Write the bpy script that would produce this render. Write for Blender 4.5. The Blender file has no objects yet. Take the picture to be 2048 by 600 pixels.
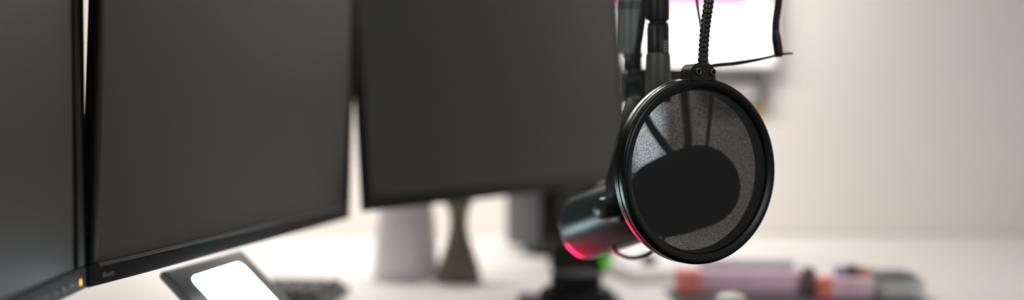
import bpy, bmesh, math, random
from mathutils import Vector, Matrix
random.seed(4)
S = bpy.context.scene
COL = S.collection
F = 2312.0            # focal length in pixels of the 2048 px wide frame
HC = 1.02             # eye height; the desk top is 0.27 below
DESK = 0.75
V = Vector

def P(px, py, d):
    """point at depth d that is seen at pixel (px, py); the horizon sits at row 200"""
    return V(((px-1024)*d/F, d, HC-(py-200)*d/F))

# ------------------------------------------------------------------ materials
def mat(name, col, rough=0.5, metal=0.0, spec=0.5, var=0.08, scale=40.0, bump=0.0, bscale=300.0, emit=None, estr=0.0, coat=0.0):
    m = bpy.data.materials.new(name); m.use_nodes = True
    nt = m.node_tree; b = nt.nodes['Principled BSDF']
    tc = nt.nodes.new('ShaderNodeTexCoord')
    n = nt.nodes.new('ShaderNodeTexNoise'); n.inputs['Scale'].default_value = scale; n.inputs['Detail'].default_value = 3
    nt.links.new(tc.outputs['Object'], n.inputs['Vector'])
    r = nt.nodes.new('ShaderNodeValToRGB')
    r.color_ramp.elements[0].position = 0.3; r.color_ramp.elements[1].position = 0.7
    r.color_ramp.elements[0].color = (*[c*(1-var) for c in col], 1)
    r.color_ramp.elements[1].color = (*[min(1, c*(1+var)) for c in col], 1)
    nt.links.new(n.outputs['Fac'], r.inputs['Fac']); nt.links.new(r.outputs['Color'], b.inputs['Base Color'])
    b.inputs['Roughness'].default_value = rough; b.inputs['Metallic'].default_value = metal
    b.inputs['Specular IOR Level'].default_value = spec
    b.inputs['Coat Weight'].default_value = coat
    if bump:
        n2 = nt.nodes.new('ShaderNodeTexNoise'); n2.inputs['Scale'].default_value = bscale; n2.inputs['Detail'].default_value = 2
        nt.links.new(tc.outputs['Object'], n2.inputs['Vector'])
        bp = nt.nodes.new('ShaderNodeBump'); bp.inputs['Strength'].default_value = bump; bp.inputs['Distance'].default_value = 0.001
        nt.links.new(n2.outputs['Fac'], bp.inputs['Height']); nt.links.new(bp.outputs['Normal'], b.inputs['Normal'])
    if emit:
        b.inputs['Emission Color'].default_value = (*emit, 1); b.inputs['Emission Strength'].default_value = estr
    return m

M = {}
M['wall'] = mat('painted_wall', (0.82, 0.765, 0.72), 0.85, var=0.015, scale=3, bump=0.05, bscale=120)
M['wallgrey'] = mat('grey_paint', (0.68, 0.70, 0.71), 0.85, var=0.02, scale=3)
M['ceiling'] = mat('ceiling_paint', (0.8, 0.79, 0.77), 0.9, var=0.02)
M['floor'] = mat('grey_carpet', (0.05, 0.05, 0.05), 0.95, var=0.25, scale=200, bump=0.3)
M['desk'] = mat('white_laminate', (0.66, 0.625, 0.595), 0.6, var=0.02, scale=8)
M['screen'] = mat('matte_screen', (0.031, 0.0335, 0.0322), 0.42, spec=0.5, var=0.03, scale=8)
M['housing'] = mat('black_plastic', (0.0045, 0.0045, 0.0045), 0.5, spec=0.2, var=0.1)
M['bezel'] = mat('charcoal_plastic', (0.016, 0.016, 0.0165), 0.6, spec=0.25, var=0.1)
M['mark'] = mat('pale_print', (0.10, 0.10, 0.10), 0.5)
M['print_white'] = mat('white_print', (0.55, 0.54, 0.5), 0.5)
M['amber'] = mat('amber_led', (0.9, 0.4, 0.02), 0.3, emit=(1.0, 0.40, 0.0), estr=2.0)
M['redled'] = mat('red_led', (0.3, 0.01, 0.01), 0.3, emit=(1.0, 0.05, 0.02), estr=0.6)
M['greenled'] = mat('green_led', (0.05, 0.6, 0.02), 0.3, emit=(0.045, 0.30, 0.0), estr=1.5)
M['redlamp'] = mat('red_lamp', (0.7, 0.02, 0.05), 0.3, emit=(1.0, 0.01, 0.07), estr=1.0)
M['ring'] = mat('filter_ring_plastic', (0.0085, 0.0085, 0.0085), 0.27, spec=0.5, var=0.1, scale=60, bump=0.06, bscale=900)
M['bracket'] = mat('bracket_plastic', (0.014, 0.0135, 0.013), 0.42, var=0.1, bump=0.1, bscale=1200)
M['steel'] = mat('dark_steel', (0.22, 0.2, 0.18), 0.3, metal=1.0, var=0.15, scale=200)
M['neck'] = mat('black_gooseneck', (0.09, 0.082, 0.075), 0.30, metal=0.6, var=0.2, scale=120)
M['socket'] = mat('socket_black', (0.003, 0.003, 0.003), 0.8)
M['mic'] = mat('mic_dark_grey', (0.036, 0.041, 0.042), 0.28, spec=0.5, var=0.06, coat=0.0)
M['foam'] = mat('black_foam', (0.014, 0.014, 0.014), 1.0, spec=0.1, var=0.3, scale=500, bump=0.6, bscale=600)
M['yoke'] = mat('yoke_black', (0.018, 0.019, 0.019), 0.4, var=0.1)
M['tube'] = mat('grey_boom_tube', (0.30, 0.33, 0.32), 0.35, metal=0.5, var=0.04)
M['clampm'] = mat('clamp_black', (0.014, 0.015, 0.018), 0.3, var=0.1)
M['xlr'] = mat('connector_black', (0.022, 0.021, 0.02), 0.33, metal=0.2, var=0.1)
M['xlrgrey'] = mat('connector_gunmetal', (0.15, 0.147, 0.138), 0.42, metal=0.6, var=0.06)
M['cable'] = mat('black_cable_rubber', (0.011, 0.011, 0.011), 0.5, var=0.1, scale=100)
M['tablet'] = mat('tablet_frame', (0.15, 0.158, 0.165), 0.4, var=0.05)
M['tabscreen'] = mat('lit_white_page', (0.8, 0.8, 0.8), 0.4, emit=(0.66, 0.93, 1.0), estr=11.0)
M['walldisp'] = mat('lit_wall_page', (0.8, 0.8, 0.8), 0.4, emit=(1.0, 0.965, 0.94), estr=1.0)
M['pink'] = mat('lit_pink_band', (0.8, 0.1, 0.5), 0.4, emit=(0.62, 0.15, 0.36), estr=0.72)
M['panelscreen'] = mat('lit_pale_blue_page', (0.8, 0.85, 0.9), 0.4, emit=(0.86, 0.92, 1.0), estr=5.0)
M['greyframe'] = mat('grey_frame', (0.10, 0.10, 0.108), 0.5)
M['picture'] = mat('pale_print_paper', (0.62, 0.58, 0.56), 0.7, var=0.06, scale=25)
M['yellow'] = mat('yellow_note', (0.75, 0.52, 0.12), 0.8)
M['taupe'] = mat('taupe_ceramic', (0.17, 0.14, 0.10), 0.55, var=0.12, scale=30)
M['lilac'] = mat('lilac_white_card', (0.84, 0.78, 0.81), 0.7, var=0.03)
M['keys'] = mat('black_keys', (0.02, 0.02, 0.019), 0.5)
M['pinkcover'] = mat('pink_cover', (0.84, 0.56, 0.67), 0.6, var=0.08, scale=30)
M['redcover'] = mat('red_cover', (0.85, 0.24, 0.18), 0.5, var=0.1)
M['greycover'] = mat('blue_grey_cover', (0.5, 0.5, 0.54), 0.6, var=0.08)
M['paper'] = mat('white_paper', (0.8, 0.77, 0.73), 0.8, var=0.02)
M['pad'] = mat('dark_desk_pad', (0.028, 0.022, 0.03), 0.7, var=0.1)
M['violet'] = mat('violet_card', (0.32, 0.30, 0.48), 0.6)
M['darkcard'] = mat('dark_slate_card', (0.05, 0.055, 0.07), 0.6)
M['orange'] = mat('orange_card', (0.55, 0.22, 0.10), 0.6)
M['brown'] = mat('dark_brown_card', (0.15, 0.10, 0.09), 0.6)
M['greybox'] = mat('grey_card', (0.62, 0.61, 0.60), 0.7)
M['cream'] = mat('pale_green_cream', (0.66, 0.68, 0.55), 0.5)
M['standside'] = mat('slate_plastic', (0.045, 0.045, 0.06), 0.4)
M['diffuser'] = mat('lamp_diffuser', (0.9, 0.9, 0.9), 0.5, emit=(1.0, 0.93, 0.85), estr=9.0)

def mesh_fabric():
    m = bpy.data.materials.new('filter_fabric'); m.use_nodes = True
    nt = m.node_tree; nt.nodes.clear()
    out = nt.nodes.new('ShaderNodeOutputMaterial')
    tc = nt.nodes.new('ShaderNodeTexCoord')
    v = nt.nodes.new('ShaderNodeTexNoise'); v.inputs['Scale'].default_value = 820; v.inputs['Detail'].default_value = 3
    nt.links.new(tc.outputs['Object'], v.inputs['Vector'])
    w = nt.nodes.new('ShaderNodeTexNoise'); w.inputs['Scale'].default_value = 28; w.inputs['Detail'].default_value = 2
    nt.links.new(tc.outputs['Object'], w.inputs['Vector'])
    mr = nt.nodes.new('ShaderNodeMapRange')
    mr.inputs['From Min'].default_value = 0.32; mr.inputs['From Max'].default_value = 0.68
    mr.inputs['To Min'].default_value = 0.026; mr.inputs['To Max'].default_value = 0.094
    nt.links.new(v.outputs['Fac'], mr.inputs['Value'])
    mr2 = nt.nodes.new('ShaderNodeMapRange')
    mr2.inputs['To Min'].default_value = 0.7; mr2.inputs['To Max'].default_value = 1.25
    nt.links.new(w.outputs['Fac'], mr2.inputs['Value'])
    mu = nt.nodes.new('ShaderNodeMath'); mu.operation = 'MULTIPLY'
    nt.links.new(mr.outputs['Result'], mu.inputs[0]); nt.links.new(mr2.outputs['Result'], mu.inputs[1])
    d = nt.nodes.new('ShaderNodeBsdfPrincipled')
    d.inputs['Base Color'].default_value = (0.045, 0.045, 0.045, 1); d.inputs['Roughness'].default_value = 0.75
    d.inputs['Specular IOR Level'].default_value = 0.12
    t = nt.nodes.new('ShaderNodeBsdfTransparent'); t.inputs['Color'].default_value = (1, 1, 1, 1)
    mx = nt.nodes.new('ShaderNodeMixShader')
    nt.links.new(mu.outputs[0], mx.inputs['Fac'])
    nt.links.new(d.outputs[0], mx.inputs[1]); nt.links.new(t.outputs[0], mx.inputs[2])
    nt.links.new(mx.outputs[0], out.inputs['Surface'])
    return m
M['fabric'] = mesh_fabric()

# ------------------------------------------------------------------ builders (all take world coordinates)
def wloc(o):
    l = V((0, 0, 0))
    while o is not None:
        l += V(o.location); o = o.parent
    return l

def link(name, bm, m, parent=None, loc=None, smooth=40):
    base = wloc(parent) if parent else V((0, 0, 0))
    if loc is None:
        if parent is None:
            xs = [v.co for v in bm.verts]
            loc = V((sum(c.x for c in xs)/len(xs), sum(c.y for c in xs)/len(xs), min(c.z for c in xs)))
        else:
            loc = base.copy()
    bmesh.ops.recalc_face_normals(bm, faces=bm.faces)
    bmesh.ops.translate(bm, verts=bm.verts, vec=-V(loc))
    me = bpy.data.meshes.new(name); bm.to_mesh(me); bm.free()
    for p in me.polygons: p.use_smooth = True
    me.set_sharp_from_angle(angle=math.radians(smooth))
    me.materials.append(M[m])
    o = bpy.data.objects.new(name, me); COL.objects.link(o)
    if parent: o.parent = parent
    o.location = V(loc)-base
    return o

def thing(name, label, cat, loc, group=None):
    o = bpy.data.objects.new(name, None); COL.objects.link(o); o.location = loc
    o.empty_display_size = 0.02
    return tag(o, label, cat, group)

def tag(o, label, cat, group=None):
    o['label'] = label; o['category'] = cat
    if group: o['group'] = group
    return o

def struct(o):
    o['kind'] = 'structure'; return o

def frame(o, x, y=None, z=None):
    """matrix from origin and axes"""
    x = V(x).normalized(); z = V(z).normalized(); y = z.cross(x).normalized(); z = x.cross(y).normalized()
    m = Matrix((x, y, z)).transposed().to_4x4(); m.translation = V(o); return m

def box(bm, lo, hi, mtx=None, bev=0.0, seg=2):
    t = bmesh.new()
    bmesh.ops.create_cube(t, size=1)
    for v in t.verts:
        v.co = V([(lo[i]+hi[i])/2+v.co[i]*(hi[i]-lo[i]) for i in range(3)])
    if bev: bmesh.ops.bevel(t, geom=t.edges[:], offset=bev, segments=seg, affect='EDGES', profile=0.5)
    if mtx: bmesh.ops.transform(t, matrix=mtx, verts=t.verts)
    join(bm, t); return bm

def join(bm, t):
    me = bpy.data.meshes.new('t'); t.to_mesh(me); t.free(); bm.from_mesh(me); bpy.data.meshes.remove(me)

def lathe(bm, prof, mtx=None, n=64, close=False):
    """prof: (radius, height) pairs about local z"""
    t = bmesh.new(); rings = []
    for r, h in prof:
        if r < 1e-6: rings.append([t.verts.new((0, 0, h))])
        else: rings.append([t.verts.new((r*math.cos(2*math.pi*k/n), r*math.sin(2*math.pi*k/n), h)) for k in range(n)])
    pairs = list(zip(rings, rings[1:]))
    if close: pairs.append((rings[-1], rings[0]))
    for a, b in pairs:
        for k in range(n):
            k2 = (k+1) % n
            f = [a[k % len(a)], a[k2 % len(a)], b[k2 % len(b)], b[k % len(b)]]
            u = []
            for q in f:
                if q not in u: u.append(q)
            if len(u) >= 3: t.faces.new(u)
    if mtx: bmesh.ops.transform(t, matrix=mtx, verts=t.verts)
    join(bm, t); return bm

def smooth_path(pts, n=14):
    pts = [V(p) for p in pts]
    if len(pts) == 2: return [pts[0].lerp(pts[1], i/n) for i in range(n+1)]
    e = [2*pts[0]-pts[1]]+pts+[2*pts[-1]-pts[-2]]; out = []
    for i in range(1, len(e)-2):
        a, b, c, d = e[i-1:i+3]
        for k in range(n):
            s = k/n
            out.append(0.5*((2*b)+(c-a)*s+(2*a-5*b+4*c-d)*s*s+(3*b-a-3*c+d)*s**3))
    out.append(pts[-1]); return out

def tube(bm, path, rad, n=14):
    """path: list of points (already smooth); rad: number or function of (index share, length)"""
    t = bmesh.new(); L = 0; tot = sum((b-a).length for a, b in zip(path, path[1:]))
    up = V((0.31, 0.17, 0.93)); rings = []
    for i, p in enumerate(path):
        d = (path[min(i+1, len(path)-1)]-path[max(i-1, 0)]).normalized()
        if i: L += (p-path[i-1]).length
        x = d.cross(up)
        if x.length < 1e-3: x = d.cross(V((1, 0, 0)))
        x.normalize(); y = d.cross(x)
        up = y*-1 if False else up
        r = rad(L/tot, L) if callable(rad) else rad
        rings.append([t.verts.new(p+x*r*math.cos(2*math.pi*k/n)+y*r*math.sin(2*math.pi*k/n)) for k in range(n)])
    for a, b in zip(rings, rings[1:]):
        for k in range(n): t.faces.new((a[k], a[(k+1) % n], b[(k+1) % n], b[k]))
    t.faces.new(rings[0]); t.faces.new(rings[-1])
    join(bm, t); return bm

def new(): return bmesh.new()
def zaxis(o, d, up=(0, 0, 1)):
    """matrix with local z along d, local y near up"""
    z = V(d).normalized(); x = V(up).cross(z)
    if x.length < 1e-4: x = V((1, 0, 0)).cross(z)
    x.normalize(); y = z.cross(x)
    m = Matrix((x, y, z)).transposed().to_4x4(); m.translation = V(o); return m

# ------------------------------------------------------------------ the room
YB = 2.30                      # back wall
XR = 0.625                     # right corner
def slab(name, lo, hi, m):
    return struct(link(name, box(new(), lo, hi), m))
slab('floor', (-1.6, -2.2, -0.05), (1.9, YB+0.1, 0), 'floor')
slab('wall_back', (-1.6, YB, 0), (1.7, YB+0.1, 2.6), 'wall')
slab('wall_left', (-1.6, -2.2, 0), (-1.5, YB, 2.6), 'wall')
slab('ceiling', (-1.6, -2.2, 2.6), (1.9, YB+0.1, 2.66), 'ceiling')
slab('wall_right', (1.6, -2.2, 0), (1.7, YB, 2.6), 'wallgrey')

# ------------------------------------------------------------------ desk
dk = thing('desk', 'white laminate studio desk reaching to the back wall under the monitors', 'desk', (0, 1.5, 0))
bm = new(); t_ = bmesh.new()
f_ = t_.faces.new([t_.verts.new((x, y, DESK)) for x, y in ((-1.3, 0.2), (-0.14, 0.2), (-0.14, 1.12), (0.62, 1.22), (1.45, 1.30), (1.45, YB-0.005), (-1.3, YB-0.005))])
e_ = bmesh.ops.extrude_face_region(t_, geom=[f_]); bmesh.ops.translate(t_, verts=[g for g in e_['geom'] if isinstance(g, bmesh.types.BMVert)], vec=(0, 0, -0.03))
bmesh.ops.recalc_face_normals(t_, faces=t_.faces)
bmesh.ops.bevel(t_, geom=t_.edges[:], offset=0.003, segments=2, affect='EDGES'); join(bm, t_); link('desktop', bm, 'desk', dk)
for x, y in ((-1.24, 0.26), (-0.2, 0.26), (1.38, 1.36), (-1.24, 2.2), (1.38, 2.2)):
    link('leg', box(new(), (x-0.025, y-0.025, 0), (x+0.025, y+0.025, DESK-0.03), bev=0.003), 'greyframe', dk)

# ------------------------------------------------------------------ monitors
def monitor(name, label, corner, u, tilt, W, H, bez=0.014, bot=0.019):
    """corner: lower front corner at the end u starts from; tilt > 0 leans the top back"""
    u = V(u).normalized(); nrm = V((u.y, -u.x, 0))            # towards the user
    up = (V((0, 0, 1))*math.cos(tilt)-nrm*math.sin(tilt)).normalized()
    m = Matrix((u, -(u.cross(up)) if False else up.cross(u), up)).transposed().to_4x4(); m.translation = V(corner)
    t = thing(name, label, 'monitor', V(corner)+u*W/2)
    # local: x along the width, y away from the user, z up
    bm = new(); box(bm, (0, 0.0035, 0), (W, 0.010, H), m, bev=0.002)
    box(bm, (0.03, 0.008, 0.03), (W-0.03, 0.034, H-0.03), m, bev=0.01)
    box(bm, (W*0.14, 0.028, H*0.16), (W*0.86, 0.052, H*0.88), m, bev=0.012)
    link('housing', bm, 'housing', t)
    bm = new()
    box(bm, (0, 0, 0), (W, 0.007, bot), m, bev=0.0025)
    link('bottom_bezel', bm, 'bezel', t)
    bm = new()
    box(bm, (0, 0, bot), (bez, 0.007, H), m, bev=0.0022); box(bm, (W-bez, 0, bot), (W, 0.007, H), m, bev=0.0022)
    box(bm, (bez, 0, H-bez), (W-bez, 0.007, H), m, bev=0.002)
    link('side_bezel', bm, 'housing', t)
    bm = box(new(), (bez, 0.0025, bot), (W-bez, 0.006, H-bez), m); link('screen', bm, 'screen', t)
    return t, m

def arm_to_pole(t, m, W, H, pole):
    a = m @ V((W/2, 0.05, H*0.52)); b = m @ V((W/2, 0.09, H*0.52))
    bm = box(new(), (W/2-0.05, 0.05, H*0.52-0.05), (W/2+0.05, 0.056, H*0.52+0.05), m, bev=0.002)
    tube(bm, [a, b], 0.022, 20); q = V((pole.x, pole.y, b.z)); tube(bm, [b, q], 0.018, 20)
    link('support_arm', bm, 'housing', t)

# near left
c = P(175, 577, 0.92); u1 = V((0.04, -1, 0)).normalized()
W1, H1 = 0.53, 0.345
m_left, ml = monitor('monitor', 'nearest dark monitor cut by the frame edge, amber power light glowing', c+u1*W1, -u1, math.radians(0.6), W1, H1, bez=0.022)
bm = new(); lathe(bm, [(0.0001, 0.0006), (0.0018, 0.0004), (0.0021, -0.002)], ml @ Matrix.Translation((W1-0.0165, 0, 0.0075)) @ Matrix.Rotation(math.radians(90), 4, 'X') @ Matrix.Scale(1.45, 4, (0, 1, 0)), 20)
link('power_light', bm, 'amber', m_left)['label'] = 'amber power light'
for k in range(5):
    x = W1-0.04-k*0.017
    bm = box(new(), (x-0.006, -0.0006, 0.007), (x+0.006, 0.002, 0.0098), ml, bev=0.0004)
    link('button', bm, 'mark', m_left)
# middle
c = P(179, 577, 0.92); u2 = V((0.236, 0.97, 0)).normalized()
m_mid, mm = monitor('monitor', 'black monitor in the middle of the three, small logo on its lower bezel', c, u2, math.radians(-2.0), 0.558, 0.345, bez=0.012)
bm = new()
for k, (a, b) in enumerate(((0, 3), (3.6, 5.6), (6.2, 8.2), (8.8, 10.8), (11.4, 13.4), (14, 16))):
    box(bm, (0.017+a*0.001, -0.0006, 0.0062), (0.017+b*0.001, 0.001, 0.0092+(0.001 if k == 0 else 0)), mm)
link('logo', bm, 'mark', m_mid)['label'] = 'pale maker mark'
bm = box(new(), (0.558-0.011, -0.0008, 0.006), (0.558-0.0075, 0.001, 0.009), mm); link('power_light', bm, 'redled', m_mid)['label'] = 'red power light'
bm = box(new(), (0.012, -0.0014, 0.0155), (0.533, 0.002, 0.0185), mm, bev=0.001); link('bezel_lip', bm, 'mark', m_mid)
# far
c = P(732, 424, 1.46); u3 = V((0.597, 0.802, 0)).normalized(); W3, H3 = 0.665, 0.39
m_far, mf = monitor('monitor', 'black monitor farthest from the viewer, partly hidden by the microphone', c, u3, math.radians(5.0), W3, H3)
# wall arm behind it
a = mf @ V((W3/2, 0.05, H3*0.55)); q = mf @ V((W3/2, 0.10, H3*0.55))
bm = box(new(), (W3/2-0.05, 0.05, H3*0.55-0.05), (W3/2+0.05, 0.056, H3*0.55+0.05), mf, bev=0.002)
tube(bm, [a, q], 0.022, 20); tube(bm, [q, V((q.x+0.02, YB-0.01, q.z))], 0.018, 20)
box(bm, (q.x-0.04, YB-0.013, q.z-0.07), (q.x+0.08, YB-0.001, q.z+0.07), bev=0.003)
link('support_arm', bm, 'housing', m_far)
def desk_pole(t, x, y, top):
    bm = new(); tube(bm, [V((x, y, DESK+0.01)), V((x, y, top))], 0.0175, 24)
    box(bm, (x-0.06, y-0.05, DESK), (x+0.06, y+0.05, DESK+0.012), bev=0.004)
    link('stand_pole', bm, 'housing', t)
desk_pole(m_left, -0.72, 1.12, 1.3); arm_to_pole(m_left, ml, W1, H1, V((-0.72, 1.12, 0)))
desk_pole(m_mid, -0.66, 2.12, 1.15); arm_to_pole(m_mid, mm, 0.558, 0.345, V((-0.66, 2.12, 0)))

# ------------------------------------------------------------------ tablet on the desk
tx = V((0.236, 0.97, 0)).normalized(); ang = math.radians(43)
ty = V((tx.y*math.cos(ang), -tx.x*math.cos(ang), -math.sin(ang)))   # down the slope towards the user
tn = tx.cross(ty); tn = tn if tn.z > 0 else -tn
TR = P(480, 525, 1.235)
def T(a, b, h): return TR+tx*a+ty*b+tn*h
def tquad(bm, a0, a1, b0, b1, h0, h1, bev, rnd=0.0):
    mt = Matrix((tx, ty, tn)).transposed().to_4x4(); mt.translation = TR
    if not rnd: return box(bm, (a0, b0, h0), (a1, b1, h1), mt, bev=bev, seg=3)
    t = bmesh.new(); vs = []
    for cx, cy, s0 in ((a1-rnd, b1-rnd, 0), (a0+rnd, b1-rnd, 90), (a0+rnd, b0+rnd, 180), (a1-rnd, b0+rnd, 270)):
        for i in range(7):
            g_ = math.radians(s0+15*i); vs.append(t.verts.new((cx+rnd*math.cos(g_), cy+rnd*math.sin(g_), h1)))
    f = t.faces.new(vs); e = bmesh.ops.extrude_face_region(t, geom=[f])
    bmesh.ops.translate(t, verts=[g for g in e['geom'] if isinstance(g, bmesh.types.BMVert)], vec=(0, 0, h0-h1))
    bmesh.ops.transform(t, matrix=mt, verts=t.verts); join(bm, t); return bm
tb = thing('tablet', 'dark framed tablet propped on the desk with a glowing white screen', 'tablet', V((TR.x+0.03, TR.y, DESK)))
link('frame', tquad(new(), -0.135, 0.03, -0.017, 0.128, -0.010, -0.001, 0.004), 'tablet', tb)
link('screen', tquad(new(), -0.104, 0.0, 0.0, 0.118, -0.002, 0.0002, 0.0, 0.008), 'tabscreen', tb)
for k_ in (-0.105, -0.02):
    a = T(k_, 0.03, -0.01); link('prop', tube(new(), [a, V((a.x-0.02, a.y, DESK+0.004))], 0.006, 12), 'tablet', tb)

# ------------------------------------------------------------------ keyboard
kc = P(700, 585, 1.62); kx = V((-0.97, 0.1, 0)).normalized(); km = frame(V((kc.x, kc.y, DESK)), kx, z=(0, 0, 1))
kb = thing('keypad', 'small black keypad lying on the desk beside the glowing tablet', 'keypad', V((kc.x, kc.y, DESK))+kx*0.055)
link('case', box(new(), (0, -0.0, 0), (0.113, 0.14, 0.012), km, bev=0.004), 'keys', kb)
bm = new()
for r in range(6):
    for k in range(5):
        box(bm, (0.01+k*0.0202, 0.008+r*0.021, 0.012), (0.0265+k*0.0202, 0.025+r*0.021, 0.021), km, bev=0.002, seg=1)
link('keycaps', bm, 'keys', kb)

# ------------------------------------------------------------------ pop filter
FC = P(1394, 341, 1.0)
th = math.radians(27)
fn = V((math.sin(th), -math.cos(th), 0.02)).normalized()
fm = zaxis(FC, fn)
pf = thing('pop_filter', 'round black mesh pop filter hanging in front of the microphone', 'pop filter', FC)
R0, RI, D = 0.0805, 0.0695, 0.0085
prof = []
def arc(cr, ch, r, a0, a1, n=7):
    for i in range(n+1):
        a = math.radians(a0+(a1-a0)*i/n); prof.append((cr+r*math.cos(a), ch+r*math.sin(a)))
# outer front bead, outer groove, outer back bead, inside
arc(R0-0.0042, D-0.0042, 0.0042, 110, 0)
prof += [(R0, 0.0012), (R0-0.0011, 0.0006), (R0-0.0011, -0.0004), (R0, -0.001)]
arc(R0-0.003, -D+0.003, 0.003, 0, -90)
prof += [(RI+0.001, -D), (RI-0.0004, -D+0.001), (RI-0.0004, 0.0012), (RI+0.0011, 0.0022), (RI+0.0014, D-0.0040), (RI+0.0022, D-0.0018)]
link('hoop', lathe(new(), prof, fm, 128, close=True), 'ring', pf)
bm = new(); lathe(bm, [(0, 0.0048), (0.02, 0.0047), (0.045, 0.0043), (RI+0.0014, 0.0038)], fm, 96); link('mesh_screen', bm, 'fabric', pf)
# bracket: rounded tongue on top of the hoop
bx = fm.to_3x3() @ V((1, 0, 0))
def tongue(bm, w0, w1, h0, h1, d0, d1, r, mtx, bev):
    t = bmesh.new(); pts = [(-w0, h0), (w0, h0)]
    for i in range(9):
        a = math.pi/2*i/8; pts.append((w1-r+r*math.cos(a), h1-r+r*math.sin(a)))
    for i in range(9):
        a = math.pi/2+math.pi/2*i/8; pts.append((-w1+r+r*math.cos(a), h1-r+r*math.sin(a)))
    vs = [t.verts.new((x, y, d1)) for x, y in pts]
    f = t.faces.new(vs); e = bmesh.ops.extrude_face_region(t, geom=[f])
    bmesh.ops.translate(t, verts=[g for g in e['geom'] if isinstance(g, bmesh.types.BMVert)], vec=(0, 0, d0-d1))
    bmesh.ops.recalc_face_normals(t, faces=t.faces)
    if bev:
        ed = [q for q in t.edges if abs(q.verts[0].co.z-q.verts[1].co.z) < 1e-6]
        bmesh.ops.bevel(t, geom=ed, offset=bev, segments=2, affect='EDGES')
    bmesh.ops.transform(t, matrix=mtx, verts=t.verts); join(bm, t); return bm
br = link('bracket', tongue(new(), 0.0140, 0.0128, 0.0765, 0.0925, -0.0085, 0.0088, 0.0085, fm @ Matrix.Translation((0.0018, 0, 0)), 0.0012), 'bracket', pf)
for sx, sy in ((-0.0042, 0.0853), (0.0112, 0.0846)):
    sc = lathe(new(), [(0.0016, 0.0082), (0.0017, 0.0105), (0.0025, 0.0107), (0.0033, 0.0100), (0.0034, 0.0080)], fm @ Matrix.Translation((sx, sy, 0)), 28)
    so = link('screw', sc, 'steel', br); so['label'] = 'steel socket screw'
    hs = lathe(new(), [(0.0, 0.0090), (0.0017, 0.0090), (0.0017, 0.0084)], fm @ Matrix.Translation((sx, sy, 0)), 6)
    join(hs, lathe(new(), [(0.0, 0.0090), (0.0016, 0.0090)], fm @ Matrix.Translation((sx, sy, 0)), 6))
    me_s = bpy.data.meshes.new('s'); hs.to_mesh(me_s); hs.free()
    me_s.materials.append(M['socket'])
    # socket recess belongs to the screw: merge with its own material slot
    b2 = bmesh.new(); b2.from_mesh(so.data)
    nf = len(b2.faces); t2 = bmesh.new(); t2.from_mesh(me_s); bmesh.ops.translate(t2, verts=t2.verts, vec=-wloc(so)); join(b2, t2)
    b2.faces.ensure_lookup_table()
    for f in list(b2.faces)[nf:]: f.material_index = 1
    b2.to_mesh(so.data); b2.free(); so.data.materials.append(M['socket']); bpy.data.meshes.remove(me_s)
# boom pole position (needed by the neck)
BOOM = P(1262, 60, 1.17)
gp = [P(1405, 134, 1.0), P(1406, 118, 1.0), P(1410, 60, 1.0), P(1418, 0, 1.0), P(1428, -90, 1.005), P(1440, -260, 1.02), V((0.195, 1.06, 1.27)), V((0.165, 1.12, 1.31)), V((BOOM.x+0.008, BOOM.y-0.004, 1.32))]
path = smooth_path(gp, 10)
dense = []
for a, b in zip(path, path[1:]):
    n = max(1, int((b-a).length/0.00052))
    dense += [a.lerp(b, i/n) for i in range(n)]
dense.append(path[-1])
def rib(s, L):
    x = (L % 0.0042)/0.0042
    return 0.0045*(0.76+0.24*min(1, math.sin(math.pi*x)*2.2))
link('gooseneck', tube(new(), dense, rib, 18), 'neck', pf)

# ------------------------------------------------------------------ boom pole, ceiling mounted
bo = thing('boom_pole', 'grey metal boom pole dropping from above beside the far monitor edge', 'boom pole', V((BOOM.x, BOOM.y, P(1262, 150, 1.17).z)))
zt = P(1262, 108, 1.17).z
bm = new(); tube(bm, [V((BOOM.x, BOOM.y, zt)), V((BOOM.x, BOOM.y, 2.59))], 0.0115, 32); link('tube', bm, 'tube', bo)
bm = new()
for yy in (8, 16): lathe(bm, [(0.0112, -0.0008), (0.0121, -0.0008), (0.0121, 0.0008), (0.0112, 0.0008)], Matrix.Translation((BOOM.x, BOOM.y, P(0, yy, 1.17).z)), 32)
link('tube_ring', bm, 'clampm', bo)
lathe_m = Matrix.Translation((BOOM.x, BOOM.y, 0))
link('ceiling_flange', lathe(new(), [(0.0, 2.598), (0.06, 2.598), (0.06, 2.59), (0.03, 2.57), (0.012, 2.56)], lathe_m, 32), 'clampm', bo)
z0, z1, z2 = P(0, 206, 1.17).z, P(0, 148, 1.17).z, zt
bm = new()
lathe(bm, [(0, z2+0.001), (0.0095, z2+0.001), (0.010, z2-0.002), (0.0085, z2-0.004), (0.0085, z1+0.003), (0.0105, z1+0.002), (0.0105, z1-0.002), (0, z1-0.002)], Matrix.Translation((BOOM.x+0.003, BOOM.y, 0)), 32)
link('thread_adapter', bm, 'xlr', bo)
bm = box(new(), (BOOM.x-0.0065, BOOM.y-0.012, z0), (BOOM.x+0.016, BOOM.y+0.012, z1), bev=0.003); link('clamp_block', bm, 'clampm', bo)
bm = new(); tube(bm, [V((BOOM.x-0.0075, BOOM.y-0.004, z1-0.002)), V((BOOM.x+0.0, BOOM.y-0.004, z1+0.0015))], 0.0016, 10)
link('clamp_spring', bm, 'steel', bo)

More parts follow.
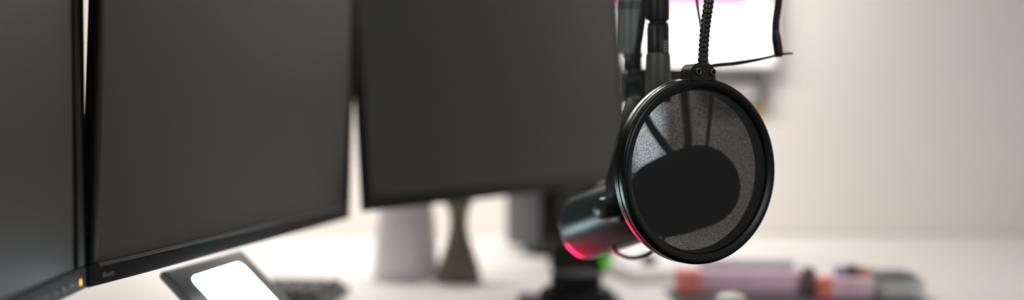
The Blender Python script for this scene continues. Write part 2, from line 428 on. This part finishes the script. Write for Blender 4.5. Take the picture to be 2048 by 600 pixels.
# ------------------------------------------------------------------ microphone
MF = P(1397, 372, 1.072); MR = P(1158, 459, 1.205)
ax = (MR-MF).normalized(); mlen = (MR-MF).length
mic = thing('microphone', 'dark broadcast microphone in a yoke behind the round pop filter', 'microphone', MF.lerp(MR, 0.5))
mz = zaxis(MF, ax)
rb = 0.0335
bodyp = [(0.0, 0.0), (0.024, 0.002), (0.030, 0.01), (rb, 0.02), (rb, mlen-0.012)]
for i in range(7):
    a = math.pi/2*i/6; bodyp.append((rb-0.010+0.010*math.cos(a), mlen-0.012+0.010*math.sin(a)))
bodyp += [(rb-0.012, mlen-0.004), (0, mlen-0.004)]
link('body', lathe(new(), bodyp[1:], mz, 64), 'mic', mic)
wp = [(0.0, -0.037)]
for i in range(1, 13):
    a = math.pi/2*i/12; wp.append((0.038*math.sin(a)**0.9, -0.037*math.cos(a)))
wp += [(0.0385, 0.03), (0.037, 0.052), (0.033, 0.060), (rb-0.001, 0.061), (0, 0.058)]
# flatten the nose
link('windscreen', lathe(new(), wp, mz, 64), 'foam', mic)
# yoke
B = MF.lerp(MR, 0.42)
pp = V((ax.y, -ax.x, 0)).normalized()
if pp.x > 0: pp = -pp                      # towards the viewer's left
up = ax.cross(pp); up = up if up.z > 0 else -up
ym = Matrix((pp, ax, V((0, 0, 1)))).transposed().to_4x4()
zz = V((0, 0, 1)); fwd = pp.cross(zz)
ym = Matrix((pp, zz.cross(pp), zz)).transposed().to_4x4(); ym.translation = B
ztop = P(0, 150, 1.12).z-B.z
bm = new()
# two arms and a crossbar as one bent strap
def strap(pts, hw):
    for a, b in zip(pts, pts[1:]):
        d = V((b[0]-a[0], 0, b[1]-a[1])); L = d.length
        mm_ = frame(V((a[0], 0, a[1])), d, z=(0, -1, 0)) if False else None
        x = d.normalized(); y = V((0, 1, 0)); z = x.cross(y)
        q = Matrix((x, y, z)).transposed().to_4x4(); q.translation = V((a[0], 0, a[1]))
        box(bm, (-0.0015, -hw, -0.0028), (L+0.0015, hw, 0.0028), ym @ q, bev=0.0012)
strap([(0.040, -0.012), (0.0405, 0.024), (0.027, 0.062), (0.010, ztop-0.022), (0, ztop-0.018)], 0.0105)
strap([(-0.040, -0.012), (-0.052, 0.022), (-0.061, 0.062), (-0.054, ztop-0.012), (-0.044, ztop-0.002), (0, ztop-0.016)], 0.004)
yk = link('yoke', bm, 'yoke', mic)
bm = box(new(), (-0.050, -0.010, ztop-0.006), (0.012, 0.010, ztop+0.006), ym, bev=0.003); box(bm, (-0.014, -0.010, ztop-0.024), (0.014, 0.010, ztop-0.004), ym, bev=0.003)
link('yoke_block', bm, 'yoke', mic)
YT = ym @ V((0.006, 0.009, ztop-0.014))
for s in (1, -1):
    kmx = zaxis(B+pp*s*0.031, pp*s)
    kn = lathe(new(), [(0, 0.0), (0.0125, 0.0), (0.0125, 0.006), (0.0095, 0.0105), (0.0095, 0.0145), (0.0105, 0.0155), (0.0108, 0.024), (0.0095, 0.0285), (0.006, 0.0305), (0, 0.031)], kmx, 32)
    link('yoke_knob', kn, 'mic', mic)
# rear cable loop below the microphone
lp = [P(1222, 492, 1.15), P(1236, 507, 1.14), P(1262, 516, 1.13), P(1290, 510, 1.12), P(1318, 492, 1.11), P(1330, 470, 1.11)]
link('cable_loop', tube(new(), smooth_path(lp, 8), 0.0019, 10), 'cable', mic)

bm = new(); tube(bm, [V((BOOM.x+0.004, BOOM.y-0.006, YT.z)), YT], 0.006, 16); link('mount_stub', bm, 'clampm', bo)

# ------------------------------------------------------------------ cable plug above the yoke
XC = P(1316, 100, 1.085)
def xz(y): return P(0, y, 1.085).z
xp = thing('connector_plug', 'black cable plug standing upright in the top of the microphone yoke', 'plug', V((XC.x, XC.y, xz(205))))
xm = Matrix.Translation((XC.x, XC.y, 0))
link('shell', lathe(new(), [(0, xz(205)), (0.0116, xz(205)), (0.0122, xz(190)), (0.0117, xz(112)), (0.0112, xz(107)), (0.0105, xz(106)), (0, xz(106))], xm, 48), 'xlrgrey', xp)
link('collar', lathe(new(), [(0, xz(108)), (0.0106, xz(107)), (0.0106, xz(54)), (0.0100, xz(52)), (0.0100, xz(50)), (0.0106, xz(48)), (0.0106, xz(46)), (0, xz(44))], xm, 48), 'xlr', xp)
bp = [(0, xz(48)), (0.0085, xz(47)), (0.0085, xz(43)), (0.0108, xz(40)), (0.0110, xz(20)), (0.0105, xz(0))]
for k in range(6): bp += [(0.0100-0.0006*k, xz(-12-16*k)), (0.0088-0.0006*k, xz(-15-16*k)), (0.0088-0.0006*k, xz(-19-16*k)), (0.0097-0.0006*k, xz(-22-16*k))]
bp += [(0.004, xz(-125)), (0, xz(-125))]
boot = link('boot', lathe(new(), bp, xm, 48), 'xlr', xp)
# tail from the boot up to the boom pole
tl = smooth_path([V((XC.x, XC.y, xz(-118))), V((XC.x, XC.y, xz(-200))), V((XC.x-0.002, XC.y+0.03, 1.27)), V((BOOM.x+0.016, BOOM.y-0.004, 1.40)), V((BOOM.x+0.0155, BOOM.y, 1.7))], 10)
link('cable', tube(new(), tl, 0.0032, 14), 'cable', xp)
bm = new()
for k in range(4):
    a0 = math.radians(-52+0)
    for j in range(2):
        ang_ = math.radians(-62+j*14)
        q = Matrix.Translation((XC.x, XC.y, xz(102-k*6))) @ Matrix.Rotation(ang_, 4, 'Z')
        box(bm, (0.0103, -0.0010, -0.0008), (0.0109, 0.0010, 0.0008), q)
link('print', bm, 'print_white', xp)['label'] = 'small pale print'
ang_ = math.radians(-65)
link('latch_stud', lathe(new(), [(0, 0.0016), (0.0012, 0.0012), (0.0016, 0)], zaxis(V((XC.x+0.0119*math.cos(ang_), XC.y+0.0119*math.sin(ang_), xz(152))), V((math.cos(ang_), math.sin(ang_), 0))), 14), 'steel', xp)

# ------------------------------------------------------------------ loose cables
cp = [V((BOOM.x+0.012, BOOM.y-0.013, 1.62)), P(1296, -150, 1.13), P(1291, -20, 1.13), P(1283, 50, 1.13), P(1273, 120, 1.13), P(1276, 170, 1.13), P(1284, 214, 1.12), P(1304, 256, 1.11), P(1338, 303, 1.10), P(1365, 330, 1.09)]
tag(link('cable', tube(new(), smooth_path(cp, 12), 0.0040, 14), 'cable', None), 'thick black cable running down between the grey pole and the plug', 'cable')
cp = [V((BOOM.x+0.011, BOOM.y-0.005, 1.50)), P(1376, -160, 1.12), P(1392, -10, 1.10), P(1403, 60, 1.10), P(1416, 130, 1.10), P(1423, 190, 1.09), P(1418, 250, 1.085), P(1412, 305, 1.08)]
tag(link('cable', tube(new(), smooth_path(cp, 12), 0.0017, 10), 'cable', None), 'thin black cable passing behind the ribbed gooseneck', 'cable')
ZC = 1.07
hc = thing('hanging_cable', 'black cable end with a sleeve hanging against the bright wall', 'cable', P(1557, 110, ZC))
cp = [V((BOOM.x+0.011, BOOM.y, 1.55)), V((0.19, 1.10, 1.56)), P(1545, -600, ZC), P(1566, -220, ZC), P(1562, -60, ZC), P(1557, 5, ZC), P(1552, 40, ZC), P(1551, 62, ZC)]
link('lead', tube(new(), smooth_path(cp, 12), 0.0034, 14), 'cable', hc)
sp = smooth_path([P(1551, 60, ZC), P(1552, 72, ZC), P(1555, 92, ZC), P(1558, 114, ZC)], 6)
link('sleeve', tube(new(), sp, lambda s, L: 0.0033+0.0011*min(1, s*3)-(0.0012 if s > 0.96 else 0), 16), 'clampm', hc)
wp_ = smooth_path([P(1586, 106.5, ZC), P(1560, 109, ZC), P(1520, 118, ZC), P(1470, 126, ZC), P(1425, 131, ZC+0.01), P(1372, 146, 1.115)], 10)
link('wire', tube(new(), wp_, lambda s, L: 0.0009+0.0009*min(1, s*2.2), 8), 'xlr', hc)

# ------------------------------------------------------------------ on the back wall
def wallbox(name, x0, y0, x1, y1, d0, d1, m, parent=None, bev=0.0):
    a, b = P(x0, y0, YB), P(x1, y1, YB)
    return link(name, box(new(), (a.x, YB-d1, b.z), (b.x, YB-d0, a.z), bev=bev), m, parent)
a = P(1390, 60, YB)
wd = thing('wall_screen', 'bright wall screen showing a white page under a pink band', 'screen', V((a.x, YB, a.z)))
wallbox('housing', 1180, -125, 1548, 136, 0.001, 0.025, 'paper', wd, bev=0.004)
wallbox('page', 1186, 14, 1541, 129, 0.02, 0.0262, 'walldisp', wd)
wallbox('header_band', 1186, -60, 1484, 14, 0.02, 0.0262, 'pink', wd)
wallbox('upper_page', 1186, -118, 1541, -60, 0.02, 0.0262, 'walldisp', wd)
a = P(1480, 180, YB)
pc = thing('picture_frame', 'grey framed print on the wall beneath the bright wall screen', 'picture', V((a.x, YB, a.z)))
x0, y0, x1, y1 = 1395, 138, 1530, 206
bm = new()
for q in ((x0, y0, x1, y0+28), (x0, y1-8, x1, y1), (x0, y0+28, x0+20, y1-8), (x1-20, y0+28, x1, y1-8)):
    A, Bq = P(q[0], q[1], YB), P(q[2], q[3], YB); box(bm, (A.x, YB-0.02, Bq.z), (Bq.x, YB-0.001, A.z), bev=0.002)
link('frame', bm, 'greyframe', pc); wallbox('print', x0+20, y0+28, x1-20, y1-8, 0.001, 0.012, 'picture', pc)
tag(wallbox('sticky_note', 1500, 209, 1528, 238, 0.0002, 0.0012, 'yellow'), 'yellow note on the wall just under the grey picture frame', 'note')
a = P(1290, 270, YB)
tp = thing('wall_panel', 'glowing pale blue wall panel seen behind the microphone through the mesh', 'panel', V((a.x, YB, a.z)))
wallbox('housing', 1196, 203, 1326, 352, 0.001, 0.02, 'paper', tp, bev=0.004)
wallbox('screen', 1202, 210, 1320, 345, 0.015, 0.021, 'panelscreen', tp)

# ------------------------------------------------------------------ between far monitor and desk
def dz(px, d): return V(((px-1024)*d/F, d, DESK))
def lathe_thing(name, label, cat, px, d, prof, m, n=40):
    o = dz(px, d); return tag(link(name, lathe(new(), prof, Matrix.Translation(o), n), m, None, loc=o), label, cat)
lathe_thing('vase', 'taupe waisted vase standing between the white canister and the monitor stand', 'vase', 917, 1.72,
            [(0, 0), (0.031, 0), (0.034, 0.004), (0.031, 0.02), (0.023, 0.045), (0.0155, 0.068), (0.0125, 0.085), (0.015, 0.105), (0.023, 0.125), (0.031, 0.142), (0.028, 0.142), (0.012, 0.105), (0.010, 0.085), (0, 0.08)], 'taupe')
lathe_thing('canister', 'white tapered canister standing on the desk left of the taupe vase', 'canister', 812, 1.76,
            [(0, 0), (0.048, 0), (0.050, 0.003), (0.0485, 0.03), (0.045, 0.08), (0.040, 0.115), (0.036, 0.132), (0.034, 0.132), (0.030, 0.12), (0, 0.12)], 'lilac')
ai = thing('audio_box', 'small black audio box with a green light on the desk behind the microphone', 'audio box', dz(1165, 1.8))
o0, o1 = dz(1100, 1.8), dz(1226, 1.8); oy = 1.8
link('case', box(new(), (o0.x, oy, DESK+0.004), (o1.x, oy+0.09, DESK+0.045), bev=0.004), 'housing', ai)
link('foot', box(new(), (o0.x+0.01, oy+0.01, DESK), (o1.x-0.01, oy+0.08, DESK+0.005)), 'housing', ai)
g = P(1214, 525, 1.8)
link('light', lathe(new(), [(0, 0.004), (0.005, 0.003), (0.0078, -0.001), (0.0078, -0.01)], zaxis(V((g.x, oy-0.0005, g.z)), V((0, -1, 0))), 20), 'greenled', ai)['label'] = 'green light'
# desktop loudspeaker
so_ = dz(1129, 2.02); yaw = math.radians(30)
sm = Matrix.Translation(so_) @ Matrix.Rotation(yaw, 4, 'Z')
sp_ = thing('loudspeaker', 'black desktop loudspeaker standing on the desk under the far monitor edge', 'speaker', so_)
link('cabinet', box(new(), (-0.063, -0.02, 0.012), (0.063, 0.10, 0.255), sm, bev=0.005), 'standside', sp_)
link('front_baffle', box(new(), (-0.062, -0.026, 0.014), (0.062, -0.019, 0.253), sm, bev=0.003), 'housing', sp_)
fz = sm @ Matrix.Translation((0, -0.026, 0.085)) @ Matrix.Rotation(math.radians(90), 4, 'X')
link('woofer', lathe(new(), [(0.034, -0.002), (0.034, 0.002), (0.031, 0.0035), (0.028, 0.001), (0.012, -0.0005), (0.010, 0.002), (0, 0.004)], fz, 40), 'keys', sp_)
fz = sm @ Matrix.Translation((0, -0.026, 0.19)) @ Matrix.Rotation(math.radians(90), 4, 'X')
link('tweeter', lathe(new(), [(0.018, -0.002), (0.018, 0.002), (0.012, 0.001), (0.008, 0.003), (0, 0.005)], fz, 32), 'keys', sp_)
link('foot', lathe(new(), [(0, 0.012), (0.05, 0.012), (0.06, 0.008), (0.062, 0.0), (0, 0)], sm @ Matrix.Translation((0, 0.025, 0)), 40), 'housing', sp_)
mo = dz(1150, 1.58)
tag(link('speaker_mat', box(new(), (0.008, 1.46, DESK), (0.146, 1.60, DESK+0.003), bev=0.001), 'pad'), 'dark mat on the desk in front of the black loudspeaker', 'mat')
pk = thing('dial_controller', 'black round dial controller on the dark mat beside the loudspeaker', 'controller', V((mo.x, 1.555, DESK+0.003)))
km_ = Matrix.Translation((mo.x, 1.555, DESK+0.003))
link('base', lathe(new(), [(0, 0), (0.05, 0), (0.052, 0.004), (0.046, 0.014), (0, 0.014)], km_, 40), 'housing', pk)
link('dial', lathe(new(), [(0.034, 0.0135), (0.035, 0.03), (0.031, 0.035), (0, 0.036)], km_, 40), 'housing', pk)

# ------------------------------------------------------------------ clutter at the lower right
padz = DESK+0.003
pa, pb = dz(1190, 1.30), dz(1770, 1.70)
tag(link('desk_pad', box(new(), (0.215, 1.26, DESK), (0.545, 1.64, padz), bev=0.001), 'pad'), 'dark desk pad lying under the pile of books', 'desk pad')
def flat(name, label, cat, m, x0, x1, d0, d1, z0, z1, yaw=0.0, bev=0.002, parent=None, group=None):
    """box between two pixel columns at depth d0"""
    a = (x0-1024)*d0/F; b = (x1-1024)*d0/F; c = V(((a+b)/2, (d0+d1)/2, 0))
    q = Matrix.Translation(c) @ Matrix.Rotation(math.radians(yaw), 4, 'Z')
    w = (b-a)/2; h = (d1-d0)/2
    o = link(name, box(new(), (-w, -h, z0), (w, h, z1), q, bev=bev), m, parent)
    if label: tag(o, label, cat, group)
    return o
def book(label, m, x0, x1, d0, d1, z0, z1, yaw, spine=None, group='books on the desk pad'):
    a = (x0-1024)*d0/F; b = (x1-1024)*d0/F; c = V(((a+b)/2, (d0+d1)/2, 0))
    q = Matrix.Translation(c) @ Matrix.Rotation(math.radians(yaw), 4, 'Z'); w = (b-a)/2; h = (d1-d0)/2
    t = thing('book', label, 'book', V((c.x, c.y, z0)), group)
    bm = new(); box(bm, (-w, -h, z0), (w, h, z0+0.0025), q, bev=0.0008); box(bm, (-w, -h, z1-0.0025), (w, h, z1), q, bev=0.0008)
    box(bm, (-w, -h, z0), (w, -h+0.003, z1), q, bev=0.001); link('cover', bm, m, t)
    link('pages', box(new(), (-w+0.003, -h+0.003, z0+0.0025), (w-0.003, h-0.004, z1-0.0025), q), 'paper', t)
    return t
book('pink book lying flat under the blue grey magazine', 'pinkcover', 1400, 1606, 1.60, 1.655, padz, padz+0.028, -3)
tag(flat('magazine', None, None, 'greycover', 1402, 1590, 1.63, 1.655, padz+0.0285, padz+0.040, -3), 'blue grey magazine lying on top of the long pink book', 'magazine')
flat('carton', 'small red carton at the left end of the pink book', 'carton', 'redcover', 1358, 1398, 1.585, 1.62, padz, padz+0.032, 6)
flat('carton', 'small red carton right of the dark brown carton', 'carton', 'redcover', 1637, 1668, 1.555, 1.58, padz, padz+0.027, -6)
flat('carton', 'dark brown carton standing between the long pink book and the red carton', 'carton', 'brown', 1611, 1633, 1.575, 1.60, padz, padz+0.037, 0)
book('short pink book right of the red carton', 'pinkcover', 1676, 1750, 1.56, 1.62, padz, padz+0.024, -4)
flat('card_box', 'violet card box on the short pink book', 'card box', 'violet', 1672, 1694, 1.585, 1.60, padz+0.0245, padz+0.038, 5)
flat('card_box', 'dark slate card box on the short pink book', 'card box', 'darkcard', 1697, 1716, 1.585, 1.60, padz+0.0245, padz+0.040, 0)
flat('card_box', 'orange card box on the short pink book', 'card box', 'orange', 1719, 1742, 1.585, 1.60, padz+0.0245, padz+0.037, -5)
gb = thing('storage_box', 'grey box with a dark lid at the right end of the desk', 'box', dz(1806, 1.585))
flat('body', None, None, 'greybox', 1764, 1852, 1.56, 1.61, DESK, DESK+0.029, -2, parent=gb)
flat('lid', None, None, 'greyframe', 1760, 1838, 1.556, 1.612, DESK+0.029, DESK+0.034, -2, parent=gb)
o = dz(1462, 1.34)
lathe_thing('jar', 'small pale cream jar at the bottom edge in front of the pink book', 'jar', 1462, 1.34,
            [(0, 0.0031), (0.017, 0.0031), (0.019, 0.006), (0.019, 0.036), (0.016, 0.043), (0.009, 0.046), (0, 0.0465)], 'cream')
for k, (x0, x1, d0, d1, yaw, lab) in enumerate(((1228, 1345, 1.70, 1.90, 14, 'stack of white papers on the desk behind the pop filter'),)):
    flat('paper_stack', lab, 'papers', 'paper', x0, x1, d0, d1, DESK, DESK+0.018, yaw, bev=0.001)
flat('clip_box', 'small dark box lying on the white papers', 'box', 'darkcard', 1288, 1312, 1.76, 1.79, DESK+0.0185, DESK+0.032, 10)
# red signal lamp on the desk just below the frame, under the microphone
o = V((0.025, 1.265, DESK))
rl = thing('signal_lamp', 'small red signal lamp on the desk under the microphone', 'lamp', o)
link('base', lathe(new(), [(0, 0), (0.064, 0), (0.066, 0.004), (0.062, 0.010), (0.058, 0.010), (0.057, 0.008), (0, 0.008)], Matrix.Translation(o), 48), 'housing', rl)
link('dome', lathe(new(), [(0.055, 0.0075), (0.054, 0.011), (0.046, 0.014), (0.025, 0.016), (0, 0.0165)], Matrix.Translation(o), 48), 'redlamp', rl)

# ------------------------------------------------------------------ lights
def area(name, loc, rot, sx, sy, power, col):
    l = bpy.data.lights.new(name, 'AREA'); l.shape = 'RECTANGLE'; l.size = sx; l.size_y = sy; l.energy = power; l.color = col
    o = bpy.data.objects.new(name, l); COL.objects.link(o); o.location = loc; o.rotation_euler = [math.radians(a) for a in rot]; return o
area('ceiling_lamp', (-0.1, 1.0, 2.55), (0, 0, 0), 1.2, 0.6, 2.5, (1.0, 0.98, 0.95))
area('wall_wash_fill', (-0.11, 1.97, 1.60), (14, 0, 0), 0.95, 0.08, 13.8, (1.0, 0.975, 0.95))  # added light washing the back wall so it falls off rightwards; no shelf
area('window_light', (1.3, -1.4, 1.9), (75, 0, 35), 1.2, 1.0, 9.5, (0.93, 0.98, 1.0))
area('side_fill', (-1.1, -0.2, 1.7), (72, 0, -62), 0.5, 0.9, 4, (0.93, 0.98, 1.0))  # added soft light from the left for the hoop's rim highlight; no window
dl = area('book_fill', (0.75, 0.5, 1.75), (0, 0, 0), 0.12, 0.12, 0.16, (1.0, 0.98, 0.95))  # added fill aimed at the books; no such lamp on the desk
dl.data.spread = math.radians(36); dl.rotation_euler = (V((0.44, 1.62, 0.77))-V(dl.location)).to_track_quat('-Z', 'Y').to_euler()
sb = area('signal_beam', (0.025, 1.265, DESK+0.02), (0, 0, 0), 0.10, 0.10, 0.35, (1.0, 0.01, 0.08))
sb.data.shape = 'DISK'; sb.data.spread = math.radians(75)
sb.rotation_euler = (V((0.10, 1.15, 0.88))-V(sb.location)).to_track_quat('-Z', 'Y').to_euler()

w = bpy.data.worlds.new('world'); S.world = w; w.use_nodes = True
bg = w.node_tree.nodes['Background']; bg.inputs['Color'].default_value = (0.95, 0.97, 1.0, 1); bg.inputs['Strength'].default_value = 0.09

# ------------------------------------------------------------------ camera
cd = bpy.data.cameras.new('camera'); cam = bpy.data.objects.new('camera', cd); COL.objects.link(cam); S.camera = cam
cam.location = (0, 0, HC); cam.rotation_euler = (math.radians(90), 0, 0)
cd.sensor_width = 36; cd.sensor_fit = 'HORIZONTAL'; cd.lens = F/2048*36
cd.shift_y = -100/2048
cd.clip_start = 0.02
cd.dof.use_dof = True; cd.dof.focus_distance = 0.99; cd.dof.aperture_fstop = 1.4
S.view_settings.view_transform = 'Standard'; S.view_settings.look = 'None'
S.view_settings.gamma = 1.0; S.view_settings.exposure = 0.12; S.view_settings.use_curve_mapping = False
S.cycles.use_denoising = True
S.cycles.max_bounces = 8; S.cycles.transparent_max_bounces = 8
